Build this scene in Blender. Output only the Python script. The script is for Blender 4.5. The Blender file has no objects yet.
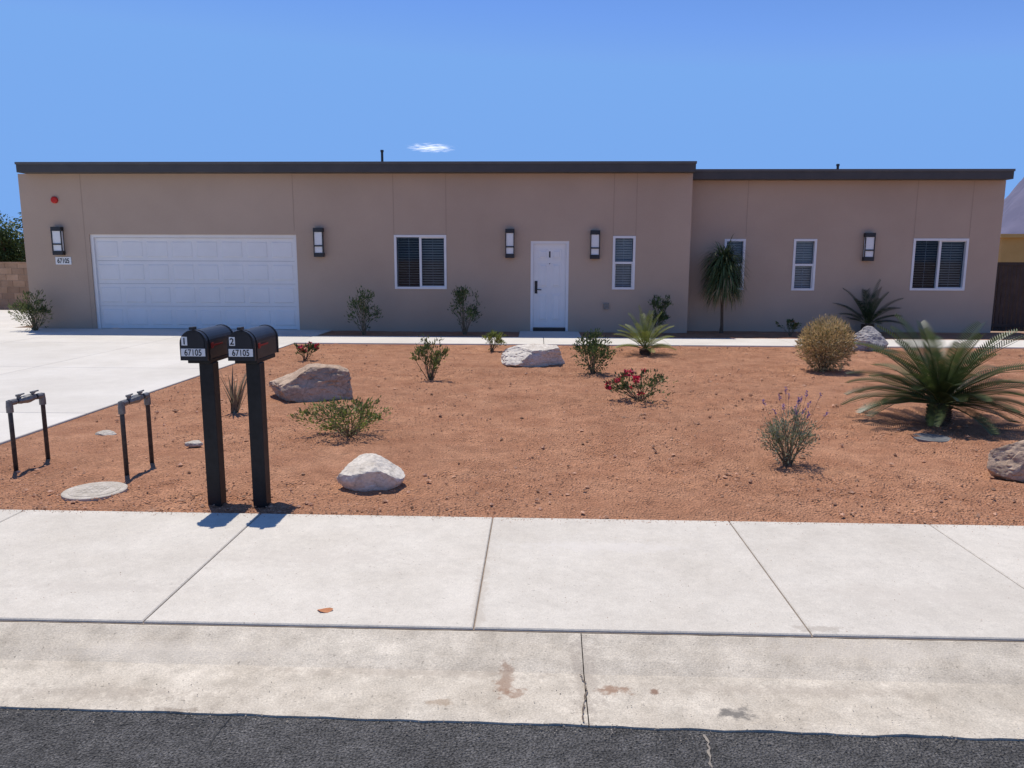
import bpy, bmesh, math, random
from mathutils import Vector, Matrix, Euler, noise
random.seed(7)
R=random.random
def U(a,b): return a+(b-a)*random.random()
scene=bpy.context.scene
scene.view_settings.view_transform='Standard'
scene.view_settings.look='None'
scene.view_settings.exposure=0
# ---------------- camera ----------------
F=760.0; CH=1.6
PITCH=math.radians(9.27); YAW=math.radians(1.9); ROLL=math.radians(0.17)
cd=bpy.data.cameras.new("camera"); cam=bpy.data.objects.new("camera",cd)
scene.collection.objects.link(cam); scene.camera=cam
cd.sensor_width=36; cd.lens=36*F/1024; cd.clip_end=30000; cd.clip_start=0.05
RM=Matrix.Rotation(YAW,3,'Z')@Matrix.Rotation(math.pi/2-PITCH,3,'X')@Matrix.Rotation(ROLL,3,'Z')
cam.matrix_world=Matrix.Translation((0,0,CH))@RM.to_4x4()
CP=Vector((0,0,CH)); FW=RM@Vector((0,0,-1))
def ray(px,py): return RM@Vector(((px-512)/F,(384-py)/F,-1))
def G(px,py,z=0.0):
    r=ray(px,py); t=(z-CH)/r.z; return CP+r*t
def W(px,py,Y):
    r=ray(px,py); return CP+r*(Y/r.y)
def depth(P): return (P-CP).dot(FW)
# ---------------- helpers ----------------
WO={}
class MB:
    def __init__(s): s.v=[];s.f=[];s.m=[];s.t=[]
    def face(s,pts,mi=0,t=0.5):
        n=len(s.v); s.v+= [tuple(p) for p in pts]; s.f.append(tuple(range(n,n+len(pts)))); s.m.append(mi); s.t.append(t)
    def box(s,x0,x1,y0,y1,z0,z1,mi=0,t=0.5):
        n=len(s.v)
        s.v+=[(x0,y0,z0),(x1,y0,z0),(x1,y1,z0),(x0,y1,z0),(x0,y0,z1),(x1,y0,z1),(x1,y1,z1),(x0,y1,z1)]
        for q in ((0,3,2,1),(4,5,6,7),(0,1,5,4),(1,2,6,5),(2,3,7,6),(3,0,4,7)):
            s.f.append(tuple(n+i for i in q)); s.m.append(mi); s.t.append(t)
    def frust(s,x0,x1,z0,z1,y0,y1,ins,mi=0):
        n=len(s.v)
        s.v+=[(x0,y0,z0),(x1,y0,z0),(x1,y0,z1),(x0,y0,z1),(x0+ins,y1,z0+ins),(x1-ins,y1,z0+ins),(x1-ins,y1,z1-ins),(x0+ins,y1,z1-ins)]
        for q in ((4,5,6,7),(0,1,5,4),(1,2,6,5),(2,3,7,6),(3,0,4,7)):
            s.f.append(tuple(n+i for i in q)); s.m.append(mi); s.t.append(.5)
    def tube(s,pts,rads,n=6,mi=0,t=0.5,cap=True):
        pts=[Vector(p) for p in pts]; rings=[]
        up=Vector((0.13,0.31,0.94))
        for i,p in enumerate(pts):
            d=(pts[min(i+1,len(pts)-1)]-pts[max(i-1,0)])
            if d.length<1e-9: d=Vector((0,0,1))
            d.normalize(); a=d.cross(up)
            if a.length<.2: a=d.cross(Vector((1,0,0)))
            a.normalize(); b=d.cross(a)
            r=rads[i] if hasattr(rads,'__len__') else rads
            base=len(s.v)
            for k in range(n):
                an=2*math.pi*k/n; s.v.append(tuple(p+a*math.cos(an)*r+b*math.sin(an)*r))
            rings.append(base)
        for i in range(len(rings)-1):
            for k in range(n):
                k2=(k+1)%n
                s.f.append((rings[i]+k,rings[i]+k2,rings[i+1]+k2,rings[i+1]+k)); s.m.append(mi); s.t.append(t)
        if cap:
            s.f.append(tuple(rings[0]+k for k in range(n))[::-1]); s.m.append(mi); s.t.append(t)
            s.f.append(tuple(rings[-1]+k for k in range(n))); s.m.append(mi); s.t.append(t)
    def ribbon(s,p,d,L,w,droop,seg,mi=0,t=.5):
        p=Vector(p); d=Vector(d).normalized()
        side=d.cross(Vector((0,0,1)))
        if side.length<.05: side=Vector((1,0,0))
        side.normalize(); st=L/seg
        prev=None
        for i in range(seg+1):
            u=i/seg; ww=w*(1-u**2)*(.6+.4*min(1,u*4))
            a=p-side*ww/2; b=p+side*ww/2
            if prev:
                s.face([prev[0],prev[1],b,a],mi,t)
            prev=(a,b)
            p=p+d*st; d=(d+Vector((0,0,-droop*st))).normalized()
    def leaf(s,c,d,L,w,mi=0,t=.5):
        d=Vector(d).normalized(); r=Vector((U(-1,1),U(-1,1),U(-1,1))); a=d.cross(r)
        if a.length<.01: a=Vector((1,0,0))
        a.normalize(); c=Vector(c)
        s.face([c,c+d*L*.45+a*w/2,c+d*L,c+d*L*.45-a*w/2],mi,t)
def obj(name,mb,mats,parent=None,smooth=False,recalc=True,origin=None,bevel=0,**kw):
    if not isinstance(mats,(list,tuple)): mats=[mats]
    vs=mb.v
    if origin is None:
        xs=[v[0] for v in vs]; ys=[v[1] for v in vs]; zs=[v[2] for v in vs]
        origin=Vector(((min(xs)+max(xs))/2,(min(ys)+max(ys))/2,min(zs)))
    else: origin=Vector(origin)
    me=bpy.data.meshes.new(name)
    me.from_pydata([(v[0]-origin.x,v[1]-origin.y,v[2]-origin.z) for v in vs],[],mb.f)
    for m in mats: me.materials.append(m)
    me.polygons.foreach_set("material_index",mb.m)
    a=me.attributes.new("tone",'FLOAT','FACE'); a.data.foreach_set("value",mb.t)
    if smooth: me.polygons.foreach_set("use_smooth",[True]*len(me.polygons))
    if recalc:
        bm=bmesh.new(); bm.from_mesh(me); bmesh.ops.recalc_face_normals(bm,faces=bm.faces); bm.to_mesh(me); bm.free()
    me.update()
    o=bpy.data.objects.new(name,me); scene.collection.objects.link(o)
    if parent:
        o.parent=parent; o.location=origin-WO[parent.name]
    else: o.location=origin
    WO[o.name]=origin
    if bevel:
        b=o.modifiers.new("bevel",'BEVEL'); b.width=bevel; b.segments=2; b.limit_method='ANGLE'
    for k,v in kw.items(): o[k]=v
    return o
def root(name,loc,label,category,group=None):
    o=bpy.data.objects.new(name,None); scene.collection.objects.link(o); o.location=loc
    o.empty_display_size=.2
    WO[o.name]=Vector(loc); o["label"]=label; o["category"]=category
    if group: o["group"]=group
    return o
# ---------------- materials ----------------
def N(nt,t,**kw):
    n=nt.nodes.new(t)
    for k,v in kw.items():
        if hasattr(n,k): setattr(n,k,v)
    return n
def mat(name,c1,c2,scale=3,rough=.85,bump=0.0,bscale=60,fine=0.0,fscale=200,tone=0.0,spec=.25,leaf=False,metal=0,big=None,mid=None,voro=0,dist=.01,lo=.35,hi=.65,stains=None,pits=None,veins=None):
    m=bpy.data.materials.new(name); m.use_nodes=True; nt=m.node_tree; nt.nodes.clear()
    L=nt.links.new
    out=N(nt,'ShaderNodeOutputMaterial'); bs=N(nt,'ShaderNodeBsdfPrincipled')
    tc=N(nt,'ShaderNodeTexCoord')
    def nz(s,det=6):
        n=N(nt,'ShaderNodeTexNoise'); n.inputs['Scale'].default_value=s; n.inputs['Detail'].default_value=det; n.inputs['Roughness'].default_value=.6
        L(tc.outputs['Object'],n.inputs['Vector']); return n
    n1=nz(scale)
    rp=N(nt,'ShaderNodeValToRGB'); rp.color_ramp.elements[0].position=lo; rp.color_ramp.elements[1].position=hi
    rp.color_ramp.elements[0].color=(*c1,1); rp.color_ramp.elements[1].color=(*c2,1)
    L(n1.outputs['Fac'],rp.inputs['Fac']); col=rp.outputs['Color']
    def scalecol(col,fac_socket):
        v=N(nt,'ShaderNodeVectorMath'); v.operation='SCALE'; L(col,v.inputs[0]); L(fac_socket,v.inputs['Scale']); return v.outputs[0]
    def mr(sock,a,b,c,d):
        r=N(nt,'ShaderNodeMapRange'); r.inputs[1].default_value=a; r.inputs[2].default_value=b; r.inputs[3].default_value=c; r.inputs[4].default_value=d
        L(sock,r.inputs[0]); return r.outputs[0]
    if fine:
        n2=nz(fscale,3); col=scalecol(col,mr(n2.outputs['Fac'],.3,.7,1-fine,1+fine))
    for bb in (big,mid):
        if bb:
            n3=nz(bb[0],4); col=scalecol(col,mr(n3.outputs['Fac'],.3,.7,1-bb[1],1+bb[1]))
    if pits:
        n4=nz(pits[0],2); col=scalecol(col,mr(n4.outputs['Fac'],pits[1],pits[1]+.05,1,pits[2]))
    if veins:
        vd=N(nt,'ShaderNodeTexVoronoi'); vd.feature='DISTANCE_TO_EDGE'; vd.inputs['Scale'].default_value=veins[0]
        nn=nz(veins[0]*1.5,4); va=N(nt,'ShaderNodeVectorMath'); va.operation='MULTIPLY_ADD'; L(nn.outputs['Color'],va.inputs[0]); va.inputs[1].default_value=(.3,.3,.3); L(tc.outputs['Object'],va.inputs[2]); L(va.outputs[0],vd.inputs['Vector'])
        col=scalecol(col,mr(vd.outputs['Distance'],0,.03,veins[1],1))
    if tone:
        at=N(nt,'ShaderNodeAttribute'); at.attribute_name='tone'
        col=scalecol(col,mr(at.outputs['Fac'],0,1,1-tone,1+tone))
    if stains:
        for (x,y,rx,ry,c,st) in stains:
            mp=N(nt,'ShaderNodeMapping'); mp.vector_type='POINT'
            mp.inputs['Location'].default_value=(-x/rx,-y/ry,0); mp.inputs['Scale'].default_value=(1/rx,1/ry,0)
            ge=N(nt,'ShaderNodeNewGeometry'); L(ge.outputs['Position'],mp.inputs['Vector'])
            ln=N(nt,'ShaderNodeVectorMath'); ln.operation='LENGTH'; L(mp.outputs[0],ln.inputs[0])
            ns=nz(28,5); ad=N(nt,'ShaderNodeMath'); ad.operation='ADD'
            L(ln.outputs['Value'],ad.inputs[0]); L(mr(ns.outputs['Fac'],.25,.75,-.9,.9),ad.inputs[1])
            fac=mr(ad.outputs[0],.5,1.2,st,0)
            mx=N(nt,'ShaderNodeMixRGB'); L(fac,mx.inputs[0]); L(col,mx.inputs[1]); mx.inputs[2].default_value=(*c,1); col=mx.outputs[0]
    L(col,bs.inputs['Base Color'])
    bs.inputs['Roughness'].default_value=rough
    bs.inputs['Specular IOR Level'].default_value=spec; bs.inputs['Metallic'].default_value=metal
    if bump:
        b=N(nt,'ShaderNodeBump'); b.inputs['Strength'].default_value=bump; b.inputs['Distance'].default_value=dist
        if voro:
            vo=N(nt,'ShaderNodeTexVoronoi'); vo.inputs['Scale'].default_value=voro; L(tc.outputs['Object'],vo.inputs['Vector'])
            nb=nz(bscale); ad=N(nt,'ShaderNodeMath'); ad.operation='ADD'; L(vo.outputs['Distance'],ad.inputs[0]); L(nb.outputs['Fac'],ad.inputs[1]); L(ad.outputs[0],b.inputs['Height'])
        else:
            nb=nz(bscale); L(nb.outputs['Fac'],b.inputs['Height'])
        L(b.outputs[0],bs.inputs['Normal'])
    if leaf:
        tr=N(nt,'ShaderNodeBsdfTranslucent'); L(col,tr.inputs['Color']); mx=N(nt,'ShaderNodeMixShader'); mx.inputs[0].default_value=.3
        L(bs.outputs[0],mx.inputs[1]); L(tr.outputs[0],mx.inputs[2]); L(mx.outputs[0],out.inputs[0])
    else: L(bs.outputs[0],out.inputs[0])
    return m
M_stucco=mat("stucco",(.475,.35,.258),(.51,.378,.28),.5,.95,.4,90,fine=.06,fscale=70,dist=.008,big=(.25,.05))
M_joint=mat("stucco_joint",(.39,.29,.215),(.42,.31,.23),2,.95)
M_fascia=mat("fascia_paint",(.07,.068,.066),(.085,.081,.077),2,.6,.1,30)
M_drip=mat("metal_edge",(.11,.105,.10),(.13,.125,.12),2,.5)
M_white=mat("white_paint",(.80,.77,.73),(.84,.81,.775),2,.45,.03,60)
M_vinyl=mat("white_vinyl",(.76,.74,.71),(.82,.8,.77),2,.4)
M_black=mat("black_metal",(.012,.012,.013),(.02,.02,.022),8,.42,.05,120,spec=.5)
M_blackp=mat("black_post_paint",(.012,.012,.012),(.022,.022,.022),10,.5,.03,60)
M_frost=mat("frosted_glass",(.78,.77,.73),(.84,.83,.8),3,.3)
M_dark=mat("dark_interior",(.03,.034,.04),(.04,.043,.048),2,.9)
M_blind=mat("blind_slats",(.50,.52,.53),(.56,.58,.59),3,.7)
M_blindd=mat("grey_blind_slats",(.24,.265,.285),(.30,.325,.345),3,.7)
M_drive=mat("concrete_drive",(.58,.54,.47),(.65,.61,.54),.9,.9,.15,90,fine=.05,fscale=60,tone=.04,dist=.004,mid=(5,.03))
kst=[]
for (px,py,rx,ry,c,s) in [(506,680,.035,.10,(.27,.15,.09),.6),(516,692,.05,.03,(.27,.15,.09),.55),(613,689,.06,.03,(.26,.13,.07),.7),(738,711,.075,.03,(.12,.11,.10),.8),(655,690,.02,.02,(.2,.1,.06),.8),(440,700,.05,.02,(.3,.2,.12),.5),(180,706,.09,.012,(.18,.13,.09),.5),(585,680,.06,.3,(.3,.25,.2),.35),(170,655,.5,.05,(.62,.55,.45),.4),(860,660,.45,.06,(.62,.55,.45),.4),(400,672,.6,.03,(.38,.32,.25),.4),(800,690,.5,.03,(.38,.32,.25),.35),(90,690,.5,.04,(.38,.32,.25),.35)]:
    g=G(px,py,-.05); kst.append((g.x,g.y,rx,ry,c,s))
M_kerb=mat("concrete_kerb",(.43,.37,.285),(.62,.55,.44),3.8,.95,.6,120,fine=.20,fscale=140,big=(1.3,.09),mid=(14,.12),dist=.006,lo=.26,hi=.66,stains=kst,pits=(55,.67,.62))
wst=[]
for (px,py,rx,ry,c,s) in [(815,633,.12,.03,(.35,.3,.24),.5),(480,600,.03,.5,(.44,.38,.30),.4),(310,560,.5,.12,(.53,.475,.40),.35),(920,600,.6,.12,(.53,.475,.40),.35),(600,550,.5,.08,(.66,.61,.54),.4),(100,590,.5,.06,(.5,.45,.38),.35)]:
    g=G(px,py); wst.append((g.x,g.y,rx,ry,c,s))
M_walk=mat("concrete_sidewalk",(.53,.48,.40),(.62,.57,.485),2.0,.9,.4,150,fine=.11,fscale=140,tone=.05,big=(7,.05),mid=(30,.05),dist=.005,lo=.25,hi=.75,stains=wst,pits=(45,.68,.74))
M_asph=mat("asphalt",(.10,.096,.09),(.165,.157,.147),22,.95,1.0,170,fine=.85,fscale=120,dist=.015,voro=100,big=(1.5,.12),mid=(6,.12),spec=.1)
M_soil=mat("red_soil",(.385,.175,.093),(.54,.275,.155),2.2,.97,.9,50,fine=.24,fscale=80,big=(.5,.10),mid=(8,.13),dist=.026,voro=65,lo=.3,hi=.7)
M_peb=mat("pebbles",(.31,.155,.085),(.56,.33,.215),30,.95,tone=.45)
M_desert=mat("desert_ground",(.36,.24,.16),(.42,.29,.2),.05,.97)
M_crack=mat("crack_dark",(.12,.09,.07),(.2,.16,.12),20,.95)
M_groove=mat("joint_dirt",(.20,.155,.12),(.31,.25,.2),20,.95)
M_red=mat("red_paint",(.5,.02,.015),(.55,.03,.02),5,.4)
M_redd=mat("faded_red_paint",(.22,.012,.01),(.3,.02,.015),5,.5)
M_steel=mat("grey_pipe",(.045,.045,.05),(.09,.085,.08),30,.5,.2,60,metal=.4)
M_galv=mat("galvanised_fitting",(.16,.155,.145),(.26,.25,.23),25,.45,.1,60,metal=.5)
M_plate=mat("white_plate",(.78,.78,.76),(.82,.82,.8),5,.5)
M_ink=mat("black_ink",(.01,.01,.01),(.015,.015,.015),5,.6)
M_cover=mat("concrete_cover",(.40,.35,.28),(.56,.5,.42),14,.9,.5,80,fine=.18,fscale=90)
M_cover2=mat("grey_cover",(.12,.125,.125),(.18,.18,.18),12,.8,.2,80)
M_gate=mat("brown_metal",(.05,.032,.024),(.07,.045,.035),4,.5)
M_yell=mat("ochre_stucco",(.42,.28,.10),(.48,.33,.13),1,.9)
M_mount=mat("hazed_mountain",(.13,.125,.185),(.165,.155,.22),.003,1,.0,lo=.4,hi=.6)  # distance haze is painted into this blue-purple base colour
M_rockw=mat("pale_rock",(.42,.355,.28),(.68,.61,.51),5,.92,.7,12,fine=.14,fscale=45,dist=.03,lo=.2,hi=.5,mid=(20,.08),veins=(4,.75))
M_rockt=mat("tan_rock",(.33,.225,.15),(.54,.40,.285),4,.92,.8,10,fine=.15,fscale=45,dist=.04,lo=.25,hi=.6,mid=(18,.10),veins=(3,.7))
M_rockg=mat("grey_rock",(.28,.255,.23),(.48,.44,.40),7,.9,.8,12,fine=.15,fscale=50,dist=.04,veins=(5,.7))
M_bark=mat("bark",(.09,.06,.04),(.17,.115,.075),20,.95,.8,40,dist=.01)
M_stem=mat("stem",(.14,.10,.06),(.24,.18,.11),20,.9)
M_dry=mat("dry_leaf",(.34,.24,.12),(.5,.38,.21),20,.9,tone=.4,leaf=True)
def leafm(n,c,tone=.45,rough=.55):
    return mat(n,tuple(x*.8 for x in c),tuple(x*1.2 for x in c),9,rough,tone=tone,leaf=True,spec=.35)
M_lgreen=leafm("leaf_yellow_green",(.19,.225,.05))
M_olive=leafm("leaf_olive",(.13,.15,.05))
M_green=leafm("leaf_green",(.075,.115,.035))
M_dgreen=leafm("leaf_dark_green",(.04,.065,.024))
M_cyc=leafm("cycad_leaflet",(.06,.085,.025),.55,.4)
M_grey=leafm("leaf_grey_green",(.25,.27,.17))
M_straw=leafm("leaf_straw",(.52,.39,.19),.35)
M_redf=leafm("petal_red",(.60,.025,.08),.3)
M_purp=leafm("petal_purple",(.22,.14,.34),.3)
M_orange=leafm("petal_orange",(.6,.2,.06),.3)
def glass():
    m=bpy.data.materials.new("window_glass"); m.use_nodes=True; nt=m.node_tree; nt.nodes.clear()
    o=N(nt,'ShaderNodeOutputMaterial'); t=N(nt,'ShaderNodeBsdfTransparent'); g=N(nt,'ShaderNodeBsdfGlossy'); mx=N(nt,'ShaderNodeMixShader')
    t.inputs[0].default_value=(.64,.73,.79,1); g.inputs['Roughness'].default_value=.03; mx.inputs[0].default_value=.02
    nt.links.new(t.outputs[0],mx.inputs[1]); nt.links.new(g.outputs[0],mx.inputs[2]); nt.links.new(mx.outputs[0],o.inputs[0]); return m
M_glass=glass()
# ---------------- ground layers ----------------
def line(a,b,z):
    p=G(*a,z); q=G(*b,z); s=(q.y-p.y)/(q.x-p.x); return p.y-s*p.x,s
Ysw,s_sw=line((0,510.5),(1024,527),.01)
Ykb,s_kb=line((0,620.5),(1024,641),.01)
Yas,s_as=line((0,707),(1024,740),-.07)
Yf=G(540,332).y; Yr=Yf+.5
Yw1=G(512,345).y; Yw0=Yf-1.35
XD=(G(0,445).x+G(190,379).x)/2
SL=[(-9,s_as),(Yas,s_as),(Ykb,s_kb),(Ysw,s_sw),(7.6,0),(99,0)]
def TY(x,y):
    for i in range(len(SL)-1):
        if SL[i][0]<=y<=SL[i+1][0]:
            u=(y-SL[i][0])/(SL[i+1][0]-SL[i][0]); return y+x*(SL[i][1]*(1-u)+SL[i+1][1]*u)
    return y
def shear(mb): mb.v=[(v[0],TY(v[0],v[1]),v[2]) for v in mb.v]
mb=MB(); mb.face([(-9000,-3000,-.16),(9000,-3000,-.16),(9000,12000,-.16),(-9000,12000,-.16)])
obj("ground",mb,M_desert,recalc=False,kind="structure",label="flat pale desert ground reaching the hills",category="ground")
mb=MB(); mb.face([(-40,-8,-.09),(40,-8,-.09),(40,Yas,-.075),(-40,Yas,-.075)]); shear(mb)
obj("road",mb,M_asph,recalc=False,origin=(0,0,0),kind="structure",label="worn grey asphalt street surface",category="road")
prof=[(Yas,-.16),(Yas,-.067),(Yas+.03,-.064),(Yas+.32,-.052),(Ykb-.16,-.03),(Ykb-.07,-.008),(Ykb-.012,.012),(Ykb-.004,.008),(Ykb-.004,-.16)]
cuts=[-30,-9.3,-6.2,-3.0,G(586,690,-.04).x,3.3,6.4,9.5,30]
mb=MB()
for i in range(len(cuts)-1):
    a=cuts[i]+.002; b=cuts[i+1]-.002; t=U(.3,.7)
    n=max(2,int((b-a)/.04)) if b-a<5 else 20
    for k in range(n):
        xa=a+(b-a)*k/n; xb=a+(b-a)*(k+1)/n
        for j in range(len(prof)-1):
            def jit(x,jj):
                y,z=prof[jj]
                if jj<=1: y+=.012*noise.fractal(Vector((x*4,0,3)),.8,2,4)
                if jj>=6: y+=.005*noise.fractal(Vector((x*7,5,3)),.8,2,4)-.003
                if jj==6: z-=.003+.006*abs(noise.noise(Vector((x*9,1,1))))
                if 2<=jj<=5: z+=.002*noise.fractal(Vector((x*1.5,jj*2,1)),.8,2,2)
                return (x,y,z)
            mb.face([jit(xa,j),jit(xb,j),jit(xb,j+1),jit(xa,j+1)],0,t)
shear(mb)
obj("kerb",mb,M_kerb,recalc=False,origin=(0,0,0),kind="structure",label="weathered concrete rolled kerb and gutter",category="kerb")
def slabs(mb,xs,ys,z,gap=.005,th=.16,ch=.006):
    for i in range(len(xs)-1):
        for j in range(len(ys)-1):
            x0,x1,y0,y1=xs[i]+gap,xs[i+1]-gap,ys[j]+gap,ys[j+1]-gap; t=R()
            lo=[(x0,y0),(x1,y0),(x1,y1),(x0,y1)]; c=ch
            hi=[(x0+c,y0+c),(x1-c,y0+c),(x1-c,y1-c),(x0+c,y1-c)]
            mb.face([(*p,z) for p in hi],0,t)
            for k in range(4):
                k2=(k+1)%4
                mb.face([(*lo[k],z-c),(*lo[k2],z-c),(*hi[k2],z),(*hi[k],z)],0,t)
                mb.face([(*lo[k],z-th),(*lo[k2],z-th),(*lo[k2],z-c),(*lo[k],z-c)],0,t)
xj=[(G(250,525).x+G(150,621).x)/2,(G(493,518).x+G(475,627).x)/2,(G(735,522).x+G(795,630).x)/2,(G(930,529).x+G(1020,588).x)/2]
xs=[-30]+[xj[0]-1.52*k for k in range(8,0,-1)]+xj+[xj[3]+1.5*k for k in range(1,9)]+[30]
mb=MB(); slabs(mb,xs,[Ykb,Ysw],.02,gap=.0035,ch=.005); shear(mb)
obj("sidewalk",mb,M_walk,recalc=False,origin=(0,0,0),kind="structure",label="pale concrete sidewalk with tooled joints",category="sidewalk")
mb=MB(); mb.face([(-30,Ykb-.003,.009),(30,Ykb-.003,.009),(30,Ysw,.009),(-30,Ysw,.009)]); shear(mb)
obj("sidewalk_joint_dirt",mb,M_groove,recalc=False,origin=(0,0,0),kind="structure",label="dirt filling the sidewalk joints",category="dirt")
XL=W(30,300,Yf).x
dx=[XD-k*2.75 for k in range(7,-1,-1)]
mb=MB(); slabs(mb,dx,[Ysw+.003,7.6,10.9,14.2,Yf+.15],.015)
slabs(mb,[dx[0],dx[0]+2.7,XL-.55-.02],[Yf+.15,20.3,23.2],.015); shear(mb)
obj("driveway",mb,M_drive,recalc=False,origin=(0,0,0),kind="structure",label="wide pale concrete driveway before the garage",category="driveway")
mb=MB(); mb.face([(dx[0],Ysw+.12,.0),(XD,Ysw+.05,.0),(XD,Yf+.12,.0),(dx[0],Yf+.12,.0)])
obj("driveway_joint_dirt",mb,M_groove,recalc=False,kind="structure",label="dirt filling the driveway joints",category="dirt")
wx=[XD]+[XD+2.4*k for k in range(1,9)]+[24]
DX0=W(531,300,Yf).x; DX1=W(568,300,Yf).x
mb=MB(); slabs(mb,wx,[Yw1,Yw0],.02)
slabs(mb,[DX0-.25,DX1+.25],[Yw0+.005,Yf-.01],.02)
obj("path",mb,M_drive,recalc=False,origin=(0,0,0),kind="structure",label="narrow pale concrete path along the house",category="path")
rr_=random.Random(5)
dents=[]
for tr_ in range(9):
    x=rr_.uniform(-3.5,7); y=rr_.uniform(5.2,12); an=rr_.uniform(0,6.28)
    for k in range(14):
        an+=rr_.uniform(-.25,.25); x+=.38*math.cos(an); y+=.38*math.sin(an); s=(-1)**k*.09
        dents.append((x-math.sin(an)*s,y+math.cos(an)*s,an))
cell={}
for d in dents:
    for a in (-1,0,1):
        for b in (-1,0,1): cell.setdefault((int(d[0]//.4)+a,int(d[1]//.4)+b),[]).append(d)
def soil(name,x0,x1,y0,y1,st,label,amp=1):
    nx=int((x1-x0)/st); ny=max(2,int((y1-y0)/st)); mb=MB()
    for j in range(ny+1):
        y=y0+(y1-y0)*j/ny
        for i in range(nx+1):
            x=x0+(x1-x0)*i/nx
            e=min(x-x0,x1-x,y-y0,y1-y); k=min(1,e/.2)
            rg=.35+1.2*max(0,min(1,.5+noise.noise(Vector((x*.6,y*.6,40)))*1.8))
            z=-.004+ k*amp*( .022*noise.noise(Vector((x*.9,y*.9,3)))+.016*noise.noise(Vector((x*3.1,y*3.1,9)))+.015*rg*noise.fractal(Vector((x*8,y*8,1)),.7,2,3))
            m=max(0,noise.noise(Vector((x*.7,y*.7,20)))+.1)*k*amp
            z+=m*.014*math.sin((x*.5+y+.25*noise.noise(Vector((x,y,7))))*26)
            for d in cell.get((int(x//.4),int(y//.4)),()):
                ux=(x-d[0])*math.cos(d[2])+(y-d[1])*math.sin(d[2]); uy=-(x-d[0])*math.sin(d[2])+(y-d[1])*math.cos(d[2])
                q=(ux/.14)**2+(uy/.055)**2
                if q<3: z+=k*(-.022*math.exp(-q*1.5)+.008*math.exp(-(q-1.8)**2*3))
            if e<.01: z=-.004
            mb.v.append((x,y,z))
    for j in range(ny):
        for i in range(nx):
            a=j*(nx+1)+i; mb.f.append((a,a+1,a+nx+2,a+nx+1)); mb.m.append(0); mb.t.append(.5)
    shear(mb)
    return obj(name,mb,M_soil,recalc=False,smooth=True,origin=(0,0,0),kind="structure",label=label,category="soil")
soil("soil_yard",XD,15,Ysw,Yw1,.038,"raked reddish soil of the front yard")
soil("soil_bed",XD,20,Yw0,Yr+.1,.15,"reddish soil strip against the house wall",.6)
OCT=[(1,0,0),(-1,0,0),(0,1,0),(0,-1,0),(0,0,1),(0,0,-1)]; OF=[(0,2,4),(2,1,4),(1,3,4),(3,0,4),(2,0,5),(1,2,5),(3,1,5),(0,3,5)]
mb=MB()
def peb(x,y,z,s,t):
    rz=U(0,6.28); sx,sy,sz=s*U(.8,1.7),s*U(.8,1.3),s*U(.5,1); n=len(mb.v)
    for o_ in OCT:
        a,b,c=o_[0]*sx+U(-.2,.2)*s,o_[1]*sy+U(-.2,.2)*s,o_[2]*sz
        mb.v.append((x+a*math.cos(rz)-b*math.sin(rz),y+a*math.sin(rz)+b*math.cos(rz),z+c))
    for q in OF: mb.f.append(tuple(n+k for k in q)); mb.m.append(0); mb.t.append(t)
cnt=0
while cnt<15000:
    u=R()**1.5; y=Ysw+.03+(Yw1-Ysw-.1)*u; x=U(max(XD+.05,-y*.8),y*.8)
    if R()>.2+1.3*max(0,.5+noise.noise(Vector((x*.6,y*.6,40)))*1.8): continue
    cnt+=1
    peb(x,y,.006,U(.0025,.0078)*(1+(R()<.05)*1.5)*(1+.3*u),R())
for i in range(900): peb(U(-4,4),Ysw-.012-abs(random.gauss(0,.03)),.0215,U(.001,.0032),R())
for i in range(500): peb(U(-3,3),U(Ykb+.02,Ysw-.05),.0212,U(.0008,.002),R())
shear(mb)
obj("gravel",mb,M_peb,recalc=False,origin=(0,0,0),kind="stuff",label="small stones and clods scattered over soil",category="gravel")
mb=MB()
for i in range(900): peb(U(-2.6,2.6),Yas-.02+random.gauss(0,.03)*(2 if R()<.3 else 1),-.0665,U(.001,.0035),R())
for i in range(300): peb(U(-2.6,2.6),U(Yas+.02,Yas+.3),-.056,U(.0008,.0025),R())
shear(mb)
obj("gutter_grit",mb,mat("grit",(.12,.10,.085),(.4,.35,.28),30,.95,tone=.4),recalc=False,origin=(0,0,0),kind="stuff",label="loose grit gathered along the gutter edge",category="grit")
def crack(name,pts,w,label,mt=M_crack):
    mb=MB(); P=[]
    for i in range(len(pts)-1):
        a=Vector(pts[i]); b=Vector(pts[i+1]); n=14
        for k in range(n): P.append(a.lerp(b,k/n))
    P.append(Vector(pts[-1])); prev=None
    for i,p in enumerate(P):
        d=(P[min(i+1,len(P)-1)]-P[max(0,i-1)]).normalized(); s=Vector((-d.y,d.x,0))
        p=p+s*noise.noise(p*9)*w*4+s*U(-1,1)*w*.8; ww=w*U(.2,1.0)
        a=p-s*ww; b=p+s*ww
        if prev: mb.face([prev[0],prev[1],b,a])
        prev=(a,b)
    obj(name,mb,mt,recalc=False,kind="structure",label=label,category="crack")
kx=cuts[4]; sx_=TY(kx,Yas)-Yas
crack("kerb_crack",[(kx-.01,Yas+sx_+.01,-.0605),(kx+.005,Yas+sx_+.2,-.0525),(kx-.015,Yas+sx_+.31,-.047)],.0045,"ragged crack across the concrete gutter")
a=G(232,716,-.074); b=G(205,752,-.08)
crack("road_crack",[(a.x,min(a.y,TY(a.x,Yas)-.01),-.071),(b.x,b.y,-.075),(b.x-.02,b.y-.15,-.077)],.004,"thin crack in the asphalt",mat("crack_black",(.03,.03,.03),(.05,.05,.05),20,.95))
a=G(703,735,-.074); b=G(712,765,-.08)
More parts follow.
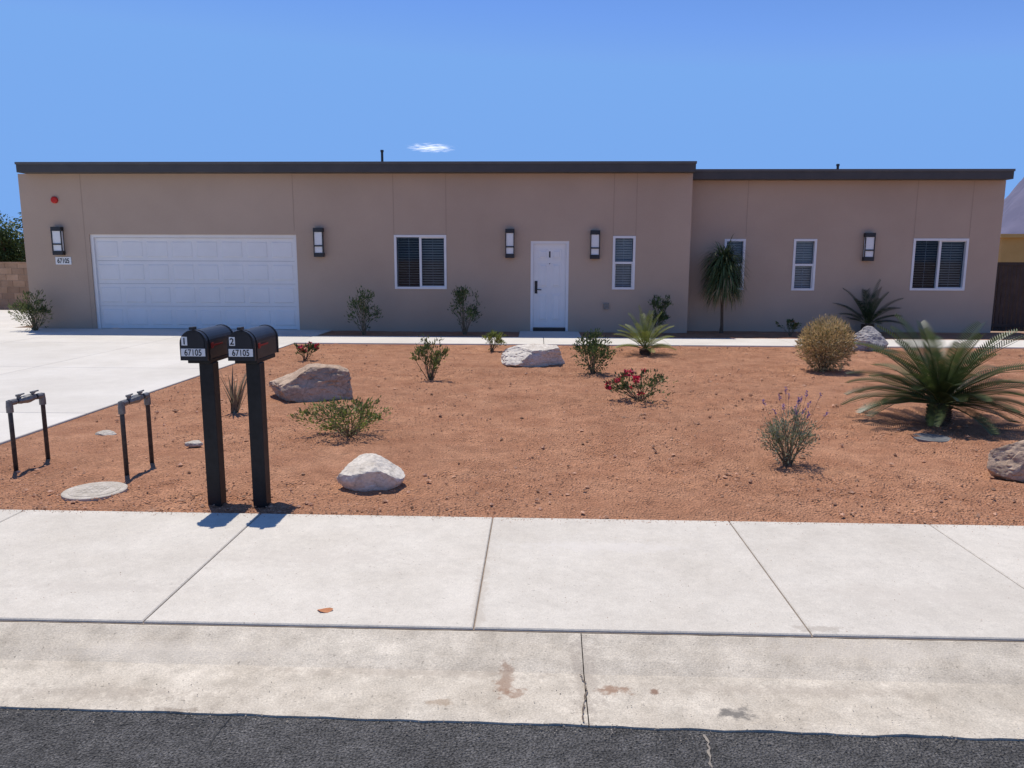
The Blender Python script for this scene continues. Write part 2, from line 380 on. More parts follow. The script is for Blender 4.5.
crack("road_crack",[(a.x,min(a.y,TY(a.x,Yas)-.01),-.071),(b.x,b.y,-.075),(b.x,b.y-.2,-.078)],.006,"pale sand filled crack in the asphalt",mat("sand_fill",(.22,.19,.16),(.32,.28,.22),20,.95))
# ---------------- house ----------------
hx0=XL; hxm=W(690,250,Yf).x; hx1=W(999,250,Yr).x
YfF=Yf-.3; YrF=Yr-.3
zt=W(400,161.5,YfF).z; zb=W(400,172,YfF).z; rt=W(850,169,YrF).z; rb=W(850,179,YrF).z
H=root("house",((hx0+hx1)/2,Yf,0),"long single storey beige stucco house with flat dark roof edge","house")
def rect(a,b,c,d,Y):
    x0=(W(a,c,Y).x+W(a,d,Y).x)/2; x1=(W(b,c,Y).x+W(b,d,Y).x)/2; xm=(a+b)/2
    return [x0,x1,W(xm,d,Y).z,W(xm,c,Y).z]
gar=rect(93,298,234.5,331,Yf); gar[2]=0.0
dor=rect(530.5,568.5,241,332,Yf); dor[2]=0.0
wA=rect(394.5,446.5,235,289,Yf); wS=rect(612.5,635,236,289.5,Yf)
wB=rect(911.5,966.5,238.5,290.5,Yr); w1=rect(723.5,744.5,239,290,Yr); w2=rect(792.5,815.5,239,290.5,Yr)
def facade(mb,Y,x0,x1,z0,z1,holes,dp):
    xs=sorted(set([x0,x1]+[h[0] for h in holes]+[h[1] for h in holes])); zs=sorted(set([z0,z1]+[h[2] for h in holes]+[h[3] for h in holes]))
    for i in range(len(xs)-1):
        for j in range(len(zs)-1):
            cx=(xs[i]+xs[i+1])/2; cz=(zs[j]+zs[j+1])/2
            if any(h[0]<cx<h[1] and h[2]<cz<h[3] for h in holes): continue
            mb.face([(xs[i],Y,zs[j]),(xs[i+1],Y,zs[j]),(xs[i+1],Y,zs[j+1]),(xs[i],Y,zs[j+1])])
    for a,b,c,d in holes:
        mb.face([(a,Y,c),(a,Y+dp,c),(a,Y+dp,d),(a,Y,d)]); mb.face([(b,Y,c),(b,Y+dp,c),(b,Y+dp,d),(b,Y,d)])
        mb.face([(a,Y,d),(b,Y,d),(b,Y+dp,d),(a,Y+dp,d)]); mb.face([(a,Y,c),(b,Y,c),(b,Y+dp,c),(a,Y+dp,c)])
mb=MB()
facade(mb,Yf,hx0,hxm,-.1,zb,[gar,dor,wA,wS],.16)
facade(mb,Yr,hxm,hx1,-.1,rb,[wB,w1,w2],.16)
YB=Yf+11
mb.face([(hx0,Yf,-.1),(hx0,YB,-.1),(hx0,YB,zb),(hx0,Yf,zb)])
mb.face([(hxm,Yf,-.1),(hxm,YB,-.1),(hxm,YB,zb),(hxm,Yf,zb)])
mb.face([(hx1,Yr,-.1),(hx1,YB,-.1),(hx1,YB,rb),(hx1,Yr,rb)])
mb.face([(hx0,YB,-.1),(hx1,YB,-.1),(hx1,YB,rb),(hx0,YB,rb)])
def joint(x,Y,z0,z1): mb.box(x-.007,x+.007,Y-.003,Y-.001,z0,z1,1)
joint(W(86,250,Yf).x,Yf,0.0,zb)
joint(W(293,200,Yf).x,Yf,gar[3]+.08,zb)
for hh in (wA,wS): 
    for x in (hh[0],hh[1]): joint(x,Yf,hh[3]+.002,zb)
for x in (w1[1],wB[0],wB[1]): joint(x,Yr,wB[3]+.03,rb)
obj("wall",mb,[M_stucco,M_joint],H,recalc=False)
mb=MB(); x0=W(16,167,YfF).x; x1=W(696,167,YfF).x
mb.box(x0,x1,YfF,YB+.3,zb,zt-.05,0); mb.box(x0-.015,x1+.015,YfF-.015,YB+.315,zt-.05,zt,1)
roofL=obj("roof",mb,[M_fascia,M_drip],H,label="dark grey flat roof with metal edge over the garage side")
mb=MB(); x2=W(1014,174,YrF).x
mb.box(x1+.017,x2,YrF,YB+.3,rb,rt-.05,0); mb.box(x1+.017,x2+.015,YrF-.015,YB+.315,rt-.05,rt,1)
roofR=obj("roof",mb,[M_fascia,M_drip],H,label="lower dark grey flat roof section")
def vent(px,top,Y,z,par):
    p=W(px,top,Y); mb=MB(); mb.tube([(p.x,Y,z),(p.x,Y,p.z-.03)],.03,10); mb.tube([(p.x,Y,p.z-.05),(p.x,Y,p.z)],.04,10)
    obj("vent_pipe",mb,M_steel,par)
vent(382,150,Yf+2,zt,roofL); vent(838,164,Yr+2,rt,roofR)
# garage door
a,b,c,d=gar; Y=Yf+.09; mb=MB()
fr=.07
mb.box(a,a+fr,Y-.05,Y+.06,c+.016,d); mb.box(b-fr,b,Y-.05,Y+.06,c+.016,d); mb.box(a+fr,b-fr,Y-.05,Y+.06,d-fr,d)
gd=MB(); A=a+fr+.002;B=b-fr-.002; z0=.02; z1=d-fr-.003; rows=4; cols=8
for r in range(rows):
    zz0=z0+(z1-z0)*r/rows; zz1=z0+(z1-z0)*(r+1)/rows
    gd.box(A,B,Y,Y+.05,zz0+.0025,zz1-.0025)
    for k in range(cols):
        xa=A+(B-A)*k/cols; xb=A+(B-A)*(k+1)/cols
        gd.frust(xa+.05,xb-.05,zz0+.08,zz1-.08,Y-.0005,Y-.013,.022)
gd.box(A,B,Y+.0505,Y+.055,z0,z1,1)
go=obj("garage_door",gd,[M_white,M_dark],H,label="white raised panel sectional garage door")
obj("frame",mb,M_white,go)
# front door
a,b,c,d=dor; Y=Yf+.05; mb=MB(); fr=.06
mb.box(a,a+fr,Y-.04,Y+.06,.02,d); mb.box(b-fr,b,Y-.04,Y+.06,.02,d); mb.box(a+fr,b-fr,Y-.04,Y+.06,d-fr,d)
dm=MB(); A=a+fr+.003;B=b-fr-.003; zd=d-fr-.003; dm.box(A,B,Y,Y+.045,.10,zd)
w=(B-A); mid=(A+B)/2
for (xa,xb) in ((A+.11,mid-.045),(mid+.045,B-.11)):
    for (f0,f1) in ((.25,.86),(1.0,1.52),(1.62,1.83)):
        dm.frust(xa-.012,xb+.012,f0-.012,f1+.012,Y-.0004,Y-.006,.006)
        dm.frust(xa+.02,xb-.02,f0+.02,f1-.02,Y-.0065,Y-.02,.03)
do=obj("door",dm,M_white,H,label="white six panel front door")
obj("frame",mb,M_white,do)
mb=MB(); mb.box(a+fr,b-fr,Y-.07,Y+.05,.02,.09); obj("threshold",mb,mat("threshold_bronze",(.05,.035,.025),(.07,.05,.04),5,.5),do)
mb=MB(); hx=A+.06
mb.box(hx-.03,hx+.03,Y-.012,Y-.002,.86,1.14); mb.tube([(hx,Y-.01,.95),(hx,Y-.06,.95)],.014,10); mb.tube([(hx-.005,Y-.055,.95),(hx+.12,Y-.055,.945)],.011,8)
mb.tube([(hx,Y-.002,1.10),(hx,Y-.03,1.10)],.028,14)
obj("handle",mb,M_black,do)
def text_into(mb,s,size,cx,cz,Y,mi=0,bold=.0,xs=1.0):
    cu=bpy.data.curves.new("t",'FONT'); cu.body=s; cu.size=size; cu.align_x='LEFT'; cu.align_y='BOTTOM'; cu.offset=bold; cu.extrude=0.0
    o=bpy.data.objects.new("t",cu); scene.collection.objects.link(o)
    dg=bpy.context.evaluated_depsgraph_get(); dg.update()
    me=bpy.data.meshes.new_from_object(o.evaluated_get(dg))
    vx=[v.co.x for v in me.vertices]; vy=[v.co.y for v in me.vertices]; mx=(min(vx)+max(vx))/2; my=(min(vy)+max(vy))/2
    n=len(mb.v)
    for v in me.vertices: mb.v.append((cx+(v.co.x-mx)*xs,Y,cz+v.co.y-my))
    for p in me.polygons: mb.f.append(tuple(n+i for i in p.vertices)); mb.m.append(mi); mb.t.append(.5)
    bpy.data.objects.remove(o); bpy.data.curves.remove(cu); bpy.data.meshes.remove(me)
mb=MB(); text_into(mb,"1",.19,mid,W(549,254.5,Y).z,Y-.006,0,.003,1.25); obj("house_number",mb,M_ink,do,recalc=False)
mb=MB(); mb.tube([(mid,Y-.001,1.52),(mid,Y-.012,1.52)],.012,10); obj("peephole",mb,M_black,do)
def window(h,Y,kind,lab=None):
    a,b,c,d=h; Y=Y+.03; mb=MB(); fr=.05
    mb.box(a,a+fr,Y-.045,Y+.05,c,d); mb.box(b-fr,b,Y-.045,Y+.05,c,d); mb.box(a+fr,b-fr,Y-.045,Y+.05,d-fr,d); mb.box(a+fr,b-fr,Y-.045,Y+.05,c,c+fr)
    m=(a+b)/2; mz=(c+d)/2; s=.02
    if kind=='slide':
        mb.box(m-.025,m+.025,Y-.02,Y+.045,c+fr,d-fr)
        mb.box(m+.025,b-fr,Y-.015,Y+.02,d-fr-s,d-fr); mb.box(m+.025,b-fr,Y-.015,Y+.02,c+fr,c+fr+s)
    else:
        mb.box(a+fr,b-fr,Y-.02,Y+.045,mz-.025,mz+.025)
        mb.box(a+fr,a+fr+s,Y-.015,Y+.02,c+fr,mz-.025); mb.box(b-fr-s,b-fr,Y-.015,Y+.02,c+fr,mz-.025)
    wo=obj("window",mb,M_vinyl,H,label=lab or ("white framed sliding window" if kind=='slide' else "narrow white single hung window"))
    g=MB(); g.face([(a+fr,Y+.03,c+fr),(b-fr,Y+.03,c+fr),(b-fr,Y+.03,d-fr),(a+fr,Y+.03,d-fr)]); obj("glass",g,M_glass,wo,recalc=False)
    bl=MB(); z=c+fr+.01
    if kind=='slide': spans=[(a+fr+.01,m-.01,.014),(m+.01,b-fr-.01,.034)]
    else: spans=[(a+fr+.01,b-fr-.01,.046)]
    while z<d-fr-.03:
        for (xa,xb,tilt) in spans:
            bl.face([(xa,Y+.055,z+tilt),(xb,Y+.055,z+tilt),(xb,Y+.085,z),(xa,Y+.085,z)])
        z+=.055
    for (xa,xb,tilt) in spans:
        for q in (.02,.5,.98):
            xx=xa+(xb-xa)*q; bl.box(xx-.004,xx+.004,Y+.05,Y+.053,c+fr,d-fr)
    obj("blind",bl,M_blindd if kind=='slide' else M_blind,wo,recalc=False)
    k=MB(); k.box(a-.02,b+.02,Y+.14,Y+.4,c-.02,d+.02); obj("interior",k,M_dark,wo)
window(wA,Yf,'slide'); window(wS,Yf,'hung'); window(wB,Yr,'slide'); window(w1,Yr,'hung'); window(w2,Yr,'hung')
def sconce(a,b,c,d,Y):
    x0,x1,z0,z1=rect(a,b,c,d,Y); mb=MB(); w=x1-x0
    mb.box(x0+.02,x1-.02,Y-.02,Y-.001,z0+.02,z1-.02); mb.box(x0,x1,Y-.13,Y-.021,z1-.09,z1); mb.box(x0,x1,Y-.13,Y-.021,z0,z0+.09)
    for x in (x0,x1-.018): mb.box(x,x+.018,Y-.13,Y-.11,z0+.091,z1-.091)
    zz=z0+(z1-z0)*.36; mb.box(x0+.018,x1-.018,Y-.13,Y-.115,zz,zz+.03)
    o=obj("wall_lamp",mb,M_black,H,label="black rectangular wall lamp with frosted glass")
    g=MB(); g.box(x0+.022,x1-.022,Y-.112,Y-.025,z0+.092,z1-.092); obj("lamp_shade",g,M_frost,o)
sconce(55,65,227,255,Yf); sconce(315,324.5,228,257,Yf); sconce(505.5,514.5,229,258,Yf); sconce(590,599.5,230.5,259,Yf); sconce(862.5,872.5,233,261,Yr)
x0,x1,z0,z1=rect(56,71.5,257,264.5,Yf); mb=MB(); mb.box(x0,x1,Yf-.015,Yf-.001,z0,z1,0)
text_into(mb,"67105",.15,(x0+x1)/2,(z0+z1)/2,Yf-.018,1,.003,.75); obj("number_plate",mb,[M_plate,M_ink],H,recalc=False,label="white plaque with black digits 67105")
p=W(55,200,Yf); mb=MB(); mb.tube([(p.x,Yf-.001,p.z),(p.x,Yf-.04,p.z),(p.x,Yf-.055,p.z)],[.075,.075,.05],20); obj("alarm_bell",mb,M_red,H,label="round red fire alarm bell")
p=W(606,306,Yf); mb=MB(); mb.box(p.x-.05,p.x+.05,Yf-.05,Yf-.001,p.z-.07,p.z+.06); mb.box(p.x-.06,p.x+.06,Yf-.06,Yf-.05,p.z+.04,p.z+.07); obj("outlet_box",mb,M_galv,H)
# ---------------- surroundings ----------------
Yb=24.0
mb=MB(); zt_=W(15,262,Yb).z; x=-46.0; xe=hx0+.2
cw=.4; chh=.2; r=0; z=-.1
while z<zt_-.05:
    x=-46.0+(.2 if r%2 else 0)
    while x<xe-.05:
        x1_=min(x+cw-.012,xe); mb.box(x,x1_,Yb,Yb+.19,z+.006,min(z+chh-.006,zt_-.05),0,R()); x+=cw
    z+=chh; r+=1
mb.box(-46,xe,Yb+.012,Yb+.178,-.1,zt_-.052,1); mb.box(-46,xe,Yb-.02,Yb+.21,zt_-.05,zt_,0,.5)
obj("block_wall",mb,[mat("block",(.38,.24,.15),(.46,.30,.20),3,.95,.4,30,tone=.2),mat("mortar",(.36,.27,.2),(.4,.3,.23),5,.95)],label="tan concrete block wall beside the house",category="wall")
def tree(px,cy,Y,rad,label):
    c=W(px,cy,Y); base=Vector((c.x,Y,-.1)); T=root("tree",base,label,"tree")
    mb=MB(); fork=base.lerp(c,.45); mb.tube([base,base+(fork-base)*.5+Vector((.05,0,0)),fork],[.16,.12,.1],8)
    tips=[]
    for i in range(16):
        d=Vector((U(-1,1),U(-1,1),U(-.5,1))).normalized()*rad*U(.4,.95); e=c+Vector((d.x,d.y,d.z*.8)); mdl=(fork+e)/2+Vector((U(-.1,.1),U(-.1,.1),.15))
        mb.tube([fork,mdl,e],[.06,.035,.01],5); tips.append(e); tips.append(mdl)
    obj("trunk",mb,M_bark,T)
    f=MB()
    for e in tips:
        rr=rad*U(.2,.38); t0=U(.05,.95)
        for k in range(300):
            d=Vector((random.gauss(0,1),random.gauss(0,1),random.gauss(0,1))).normalized()*rr*R()**.4
            f.leaf(e+d,d+Vector((0,0,-.3)),U(.09,.15),.06,0,min(1,max(0,t0+U(-.3,.3))))
    obj("crown",f,M_green,T,recalc=False)
tree(8,246,29,1.75,"dark green broadleaf tree rising behind the block wall")
Yg=Yr+.6; gz=W(1010,260,Yg).z
Gt=root("gate",(hx1+1.9,Yg,-.1),"dark brown vertical slat metal gate beside the house","gate")
mb=MB(); gx0=hx1+.03
x=gx0+.08
while x<gx0+3.6: mb.box(x,x+.085,Yg,Yg+.025,-.02,gz-.05,0); x+=.1
obj("slat_panel",mb,M_gate,Gt)
mb=MB(); mb.box(gx0,gx0+3.75,Yg-.03,Yg-.002,gz-.12,gz-.05); mb.box(gx0,gx0+3.75,Yg-.03,Yg-.002,.08,.15); mb.box(gx0,gx0+.075,Yg-.032,Yg+.05,-.1,gz); mb.box(gx0+3.7,gx0+3.8,Yg-.032,Yg+.05,-.1,gz)
obj("frame",mb,M_gate,Gt)
Yy=33; a=W(1003,234,Yy); mb=MB(); mb.box(a.x,a.x+12,Yy,Yy+8,-.15,a.z-.15,0)
nb=root("neighbour_house",(a.x+6,Yy,-.15),"ochre stucco house behind the gate","house")
obj("wall",mb,M_yell,nb); mb=MB(); mb.box(a.x-.2,a.x+12.2,Yy-.2,Yy+8.2,a.z-.15,a.z,0); obj("roof",mb,M_yell,nb)
# mountains
mb=MB(); nx=150; ny=24
for j in range(ny+1):
    y=9000+j*130; u=j/ny; e=math.sin(min(1,u*1.25)*math.pi/2)
    for i in range(nx+1):
        ratio=.44+i*.006; x=ratio*y
        t=min(1,max(0,(ratio-.50)/.20)); t=t*t*(3-2*t)
        hgt=(150+1750*t)*e*(1+.16*noise.fractal(Vector((ratio*7,u*2.5,2)),.9,2,6))+e*e*90*noise.fractal(Vector((ratio*40,u*9,5)),.8,2,4)
        if ratio<.5: hgt*=max(0,(ratio-.44)/.06)
        mb.v.append((x,y,hgt-10))
for j in range(ny):
    for i in range(nx):
        a=j*(nx+1)+i; mb.f.append((a,a+1,a+nx+2,a+nx+1)); mb.m.append(0); mb.t.append(.5)
obj("hills",mb,M_mount,recalc=False,smooth=True,kind="structure",label="hazy bare desert mountain ridge",category="mountain")
def cloud():
    m=bpy.data.materials.new("cloud_vapour"); m.use_nodes=True; nt=m.node_tree; nt.nodes.clear(); L=nt.links.new
    o=N(nt,'ShaderNodeOutputMaterial'); t=N(nt,'ShaderNodeBsdfTransparent'); g=N(nt,'ShaderNodeBsdfTranslucent'); g.inputs[0].default_value=(.95,.95,.95,1)
    tc=N(nt,'ShaderNodeTexCoord'); gr=N(nt,'ShaderNodeTexGradient'); gr.gradient_type='SPHERICAL'
    mp=N(nt,'ShaderNodeMapping'); mp.inputs['Scale'].default_value=(1/140,1/205,1); L(tc.outputs['Object'],mp.inputs[0]); L(mp.outputs[0],gr.inputs[0])
    n=N(nt,'ShaderNodeTexNoise'); n.inputs['Scale'].default_value=.02; n.inputs['Detail'].default_value=4; n.inputs['Roughness'].default_value=.5; L(tc.outputs['Object'],n.inputs[0])
    mu=N(nt,'ShaderNodeMath'); mu.operation='MULTIPLY_ADD'; L(gr.outputs['Fac'],mu.inputs[0]); mu.inputs[1].default_value=.3; L(n.outputs['Fac'],mu.inputs[2])
    r=N(nt,'ShaderNodeMapRange'); r.inputs[1].default_value=.5; r.inputs[2].default_value=.85; r.inputs[3].default_value=0; r.inputs[4].default_value=.75; L(mu.outputs[0],r.inputs[0])
    e=N(nt,'ShaderNodeMath'); e.operation='MULTIPLY'; L(r.outputs[0],e.inputs[0])
    c2=N(nt,'ShaderNodeMapRange'); c2.inputs[2].default_value=.35; L(gr.outputs['Fac'],c2.inputs[0]); L(c2.outputs[0],e.inputs[1])
    mx=N(nt,'ShaderNodeMixShader'); L(e.outputs[0],mx.inputs[0]); L(t.outputs[0],mx.inputs[1]); L(g.outputs[0],mx.inputs[2]); L(mx.outputs[0],o.inputs[0]); return m
p=ray(431,148); t=600/p.z; P=CP+p*t
mb=MB(); mb.face([(P.x-140,P.y-210,P.z),(P.x+140,P.y-210,P.z),(P.x+140,P.y+210,P.z),(P.x-140,P.y+210,P.z)])
obj("cloud",mb,cloud(),recalc=False,origin=P,kind="structure",label="small thin white cloud in clear sky",category="cloud")
# ---------------- mailboxes ----------------
def mailbox(cx,digit):
    y0,y1=4.66,5.10; zb_=.975; w=.165; hw=w/2; st=.105; px_=cx+.035
    yp=G(215,503).y
    M=root("mailbox",(px_,yp,0),"black domed mailbox numbered %s 67105 on square black post"%digit,"mailbox","mailboxes by the sidewalk")
    def arch(x,z,hw,st,n=14):
        return [(x-hw,z),(x+hw,z)]+[(x+hw*math.cos(math.pi*k/n),z+st+hw*1.0*math.sin(math.pi*k/n)) for k in range(n+1)]
    def ext(mb,pts,ya,yb,mi=0):
        n=len(pts)
        mb.face([(p[0],ya,p[1]) for p in pts],mi); mb.face([(p[0],yb,p[1]) for p in pts][::-1],mi)
        for k in range(n):
            k2=(k+1)%n; mb.face([(pts[k][0],ya,pts[k][1]),(pts[k2][0],ya,pts[k2][1]),(pts[k2][0],yb,pts[k2][1]),(pts[k][0],yb,pts[k][1])],mi)
    mb=MB(); ext(mb,arch(cx,zb_,hw-.004,st),y0+.02,y1-.01); ext(mb,arch(cx,zb_-.002,hw+.002,st),y1-.0095,y1+.004); ext(mb,arch(cx,zb_-.002,hw+.001,st),y0+.05,y0+.062)
    obj("body",mb,M_black,M)
    mb=MB(); ext(mb,arch(cx,zb_-.004,hw+.004,st),y0,y0+.018); ext(mb,arch(cx,zb_+.012,hw-.012,st-.006),y0-.005,y0-.0005)
    mb.box(cx-.012,cx+.012,y0-.02,y0+.035,zb_+st+hw+.003,zb_+st+hw+.02)
    dd=obj("door",mb,M_black,M)
    mb=MB(); mb.box(cx-.076,cx+.076,y0-.009,y0-.0055,zb_+.024,zb_+.072,0); text_into(mb,"67105",.056,cx,zb_+.048,y0-.0105,1,.0006,.80)
    mb.box(cx-.070,cx-.034,y0-.009,y0-.0055,zb_+.092,zb_+.146,0); text_into(mb,digit,.056,cx-.052,zb_+.119,y0-.0105,1,.001)
    obj("number_plate",mb,[M_plate,M_ink],dd,recalc=False,label="white stickers with black digits %s and 67105"%digit)
    mb=MB(); fx=cx+hw; mb.box(fx+.002,fx+.005,y0+.10,y0+.24,zb_+.078,zb_+.088); mb.box(fx+.002,fx+.005,y0+.065,y0+.10,zb_+.066,zb_+.10)
    obj("flag",mb,M_redd,M)
    mb=MB(); mb.box(px_-.045,px_+.045,yp-.045,yp+.045,-.08,zb_-.03); mb.box(cx-.07,cx+.075,y0+.06,y1-.04,zb_-.03,zb_-.003)
    obj("post",mb,M_blackp,M,bevel=.004)
mailbox(-2.150,"1"); mailbox(-1.848,"2")
# ---------------- pipe risers ----------------
def riser(a,b,top):
    A=G(*a); B=G(*b); h=W(a[0],top,A.y).z
    Rt=root("pipe_riser",((A.x+B.x)/2,(A.y+B.y)/2,0),"dark metal water pipe loop with valve standing in soil","water pipe","water pipe risers")
    up=Vector((0,0,h)); d=(B-A).normalized(); mb=MB()
    mb.tube([A+Vector((0,0,-.06)),A+up-Vector((0,0,.03)),A+up-Vector((0,0,.008))+d*.008,A+up+d*.03,B+up-d*.03,B+up-Vector((0,0,.008))-d*.008,B+up-Vector((0,0,.03)),B+Vector((0,0,-.06))],.0165,12)
    obj("pipe",mb,M_steel,Rt,smooth=True)
    L=(B-A).length
    for e,s in ((A,1),(B,-1)):
        mb=MB(); mb.tube([e+up-Vector((0,0,.075)),e+up-Vector((0,0,.03)),e+up+Vector((0,0,.018))],[.025,.025,.021],12); mb.tube([e+up,e+up+d*s*.06],.024,12)
        obj("elbow_fitting",mb,M_galv,Rt)
    m=(A+B)/2+up; mb=MB()
    mb.tube([m-d*L*.26,m-d*L*.14,m-d*.02,m+d*.02,m+d*L*.14,m+d*L*.26],[.022,.03,.03,.036,.03,.022],8)
    for s in (-.22,.22):
        q=m+d*L*s; mb.tube([q,q+Vector((0,0,.049))],[.013,.013],8); mb.tube([q+Vector((0,0,.035)),q+Vector((0,0,.048))],.02,8)
        mb.tube([q+Vector((0,0,.044)),q+Vector((0,0,.046))+d*.06],[.008,.006],6)
    obj("valve",mb,M_galv,Rt)
riser((16,468),(48,457),403); riser((127,475),(152,462),404)
def cover(px,py,wpx,m,label,name="utility_cover"):
    g=G(px,py); r=wpx/2/F*depth(g); mb=MB()
    mb.tube([(g.x,g.y,-.05),(g.x,g.y,.006),(g.x,g.y,.010)],[r,r,r-.008],40)
    mb2=MB(); mb2.tube([(g.x,g.y,.0102),(g.x,g.y,.012),(g.x,g.y,.013)],[r*.8,r*.8,r*.78],40)
    for k in range(-3,4):
        for l in range(-3,4):
            if k*k+l*l<9: mb2.box(g.x+k*r*.17-.012,g.x+k*r*.17+.012,g.y+l*r*.17-.012,g.y+l*r*.17+.012,.0125,.0145)
    rt=root(name,(g.x,g.y,0),label,"utility cover"); obj("ring",mb,m,rt); obj("lid",mb2,m,rt)
cover(95,491,59,M_cover,"round pale concrete utility cover set in soil")
cover(931,438,36,M_cover2,"small round grey utility cover under cycad")
# ---------------- rocks ----------------
def rock(L_,R_,T,B,m,seed,label,cuts=9,name="boulder",grp="landscape boulders in the yard",rough=1.0,wedge=0,cmin=.62,hs=1.0,groove=.06):
    rnd=random.Random(seed); g=G((L_+R_)/2,B-(B-T)*.22); dpt=depth(g); w=(R_-L_)/F*dpt; h=(B-T*1.0)/F*dpt*.86*hs
    bm=bmesh.new(); bmesh.ops.create_icosphere(bm,subdivisions=5,radius=1)
    pl=[]
    for k in range(cuts):
        v=Vector((rnd.uniform(-1,1),rnd.uniform(-1,1),rnd.uniform(-.2,1))).normalized(); pl.append((v,rnd.uniform(cmin,.84)))
    for v in bm.verts:
        p=v.co.copy()
        for n_,c in pl:
            e=p.dot(n_)-c
            if e>0: p-=n_*e*.95
        q=p*1.7+Vector((seed,0,0)); rid=abs(noise.noise(q*2.2)); p+=p.normalized()*(rough*(.07*noise.fractal(q,.9,2,5)+.025*noise.fractal(q*6,.9,2,4))-groove*max(0,.12-rid)/.12)
        if wedge: 
            u=max(0,min(1,(p.x+.85)/1.3)); p.z=(p.z+.5)*((1-wedge)+wedge*u)-.5
        v.co=p
    xs=[v.co.x for v in bm.verts]; zs=[v.co.z for v in bm.verts]; ys=[v.co.y for v in bm.verts]
    sx=w/(max(xs)-min(xs)); sy=w*.75/(max(ys)-min(ys)); sz=h*1.25/(max(zs)-min(zs)); z0=min(zs)
    cx=(max(xs)+min(xs))/2
    for v in bm.verts: v.co=Vector(((v.co.x-cx)*sx,v.co.y*sy,(v.co.z-z0)*sz-h*.25))
    me=bpy.data.meshes.new(name); bm.to_mesh(me); bm.free(); me.materials.append(m)
    me.polygons.foreach_set("use_smooth",[True]*len(me.polygons))
    try: me.set_sharp_from_angle(angle=math.radians(28))
    except Exception: pass
    o=bpy.data.objects.new(name,me); scene.collection.objects.link(o); o.location=(g.x,g.y,0)
    o["label"]=label; o["category"]="rock"; o["group"]=grp
rock(338,405,457,493,M_rockw,3,"low rounded pale grey boulder near sidewalk",5,rough=.6,groove=.025)
rock(266,353,366,406,M_rockt,14,"long brown angular sandstone boulder behind mailboxes",13,wedge=.6,rough=.7,cmin=.45,groove=.03)
rock(500,566,345,370,M_rockw,23,"pale flat sharp edged boulder in the soil",15,wedge=.45,rough=.6,cmin=.42,hs=.95,groove=.03)
rock(846,886,328,356,M_rockg,31,"grey boulder beside straw coloured shrub",12,cmin=.5,groove=.04)
rock(984,1052,440,486,M_rockt,41,"tan block shaped boulder near sidewalk",14,cmin=.45,rough=.7,groove=.03)
rock(186,204,441,447,M_cover,51,"small flat pale stone half buried",name="flat_stone",grp="small flat stones")
rock(97,118,431,436,M_cover,57,"small flat pale stone half buried",name="flat_stone",grp="small flat stones")
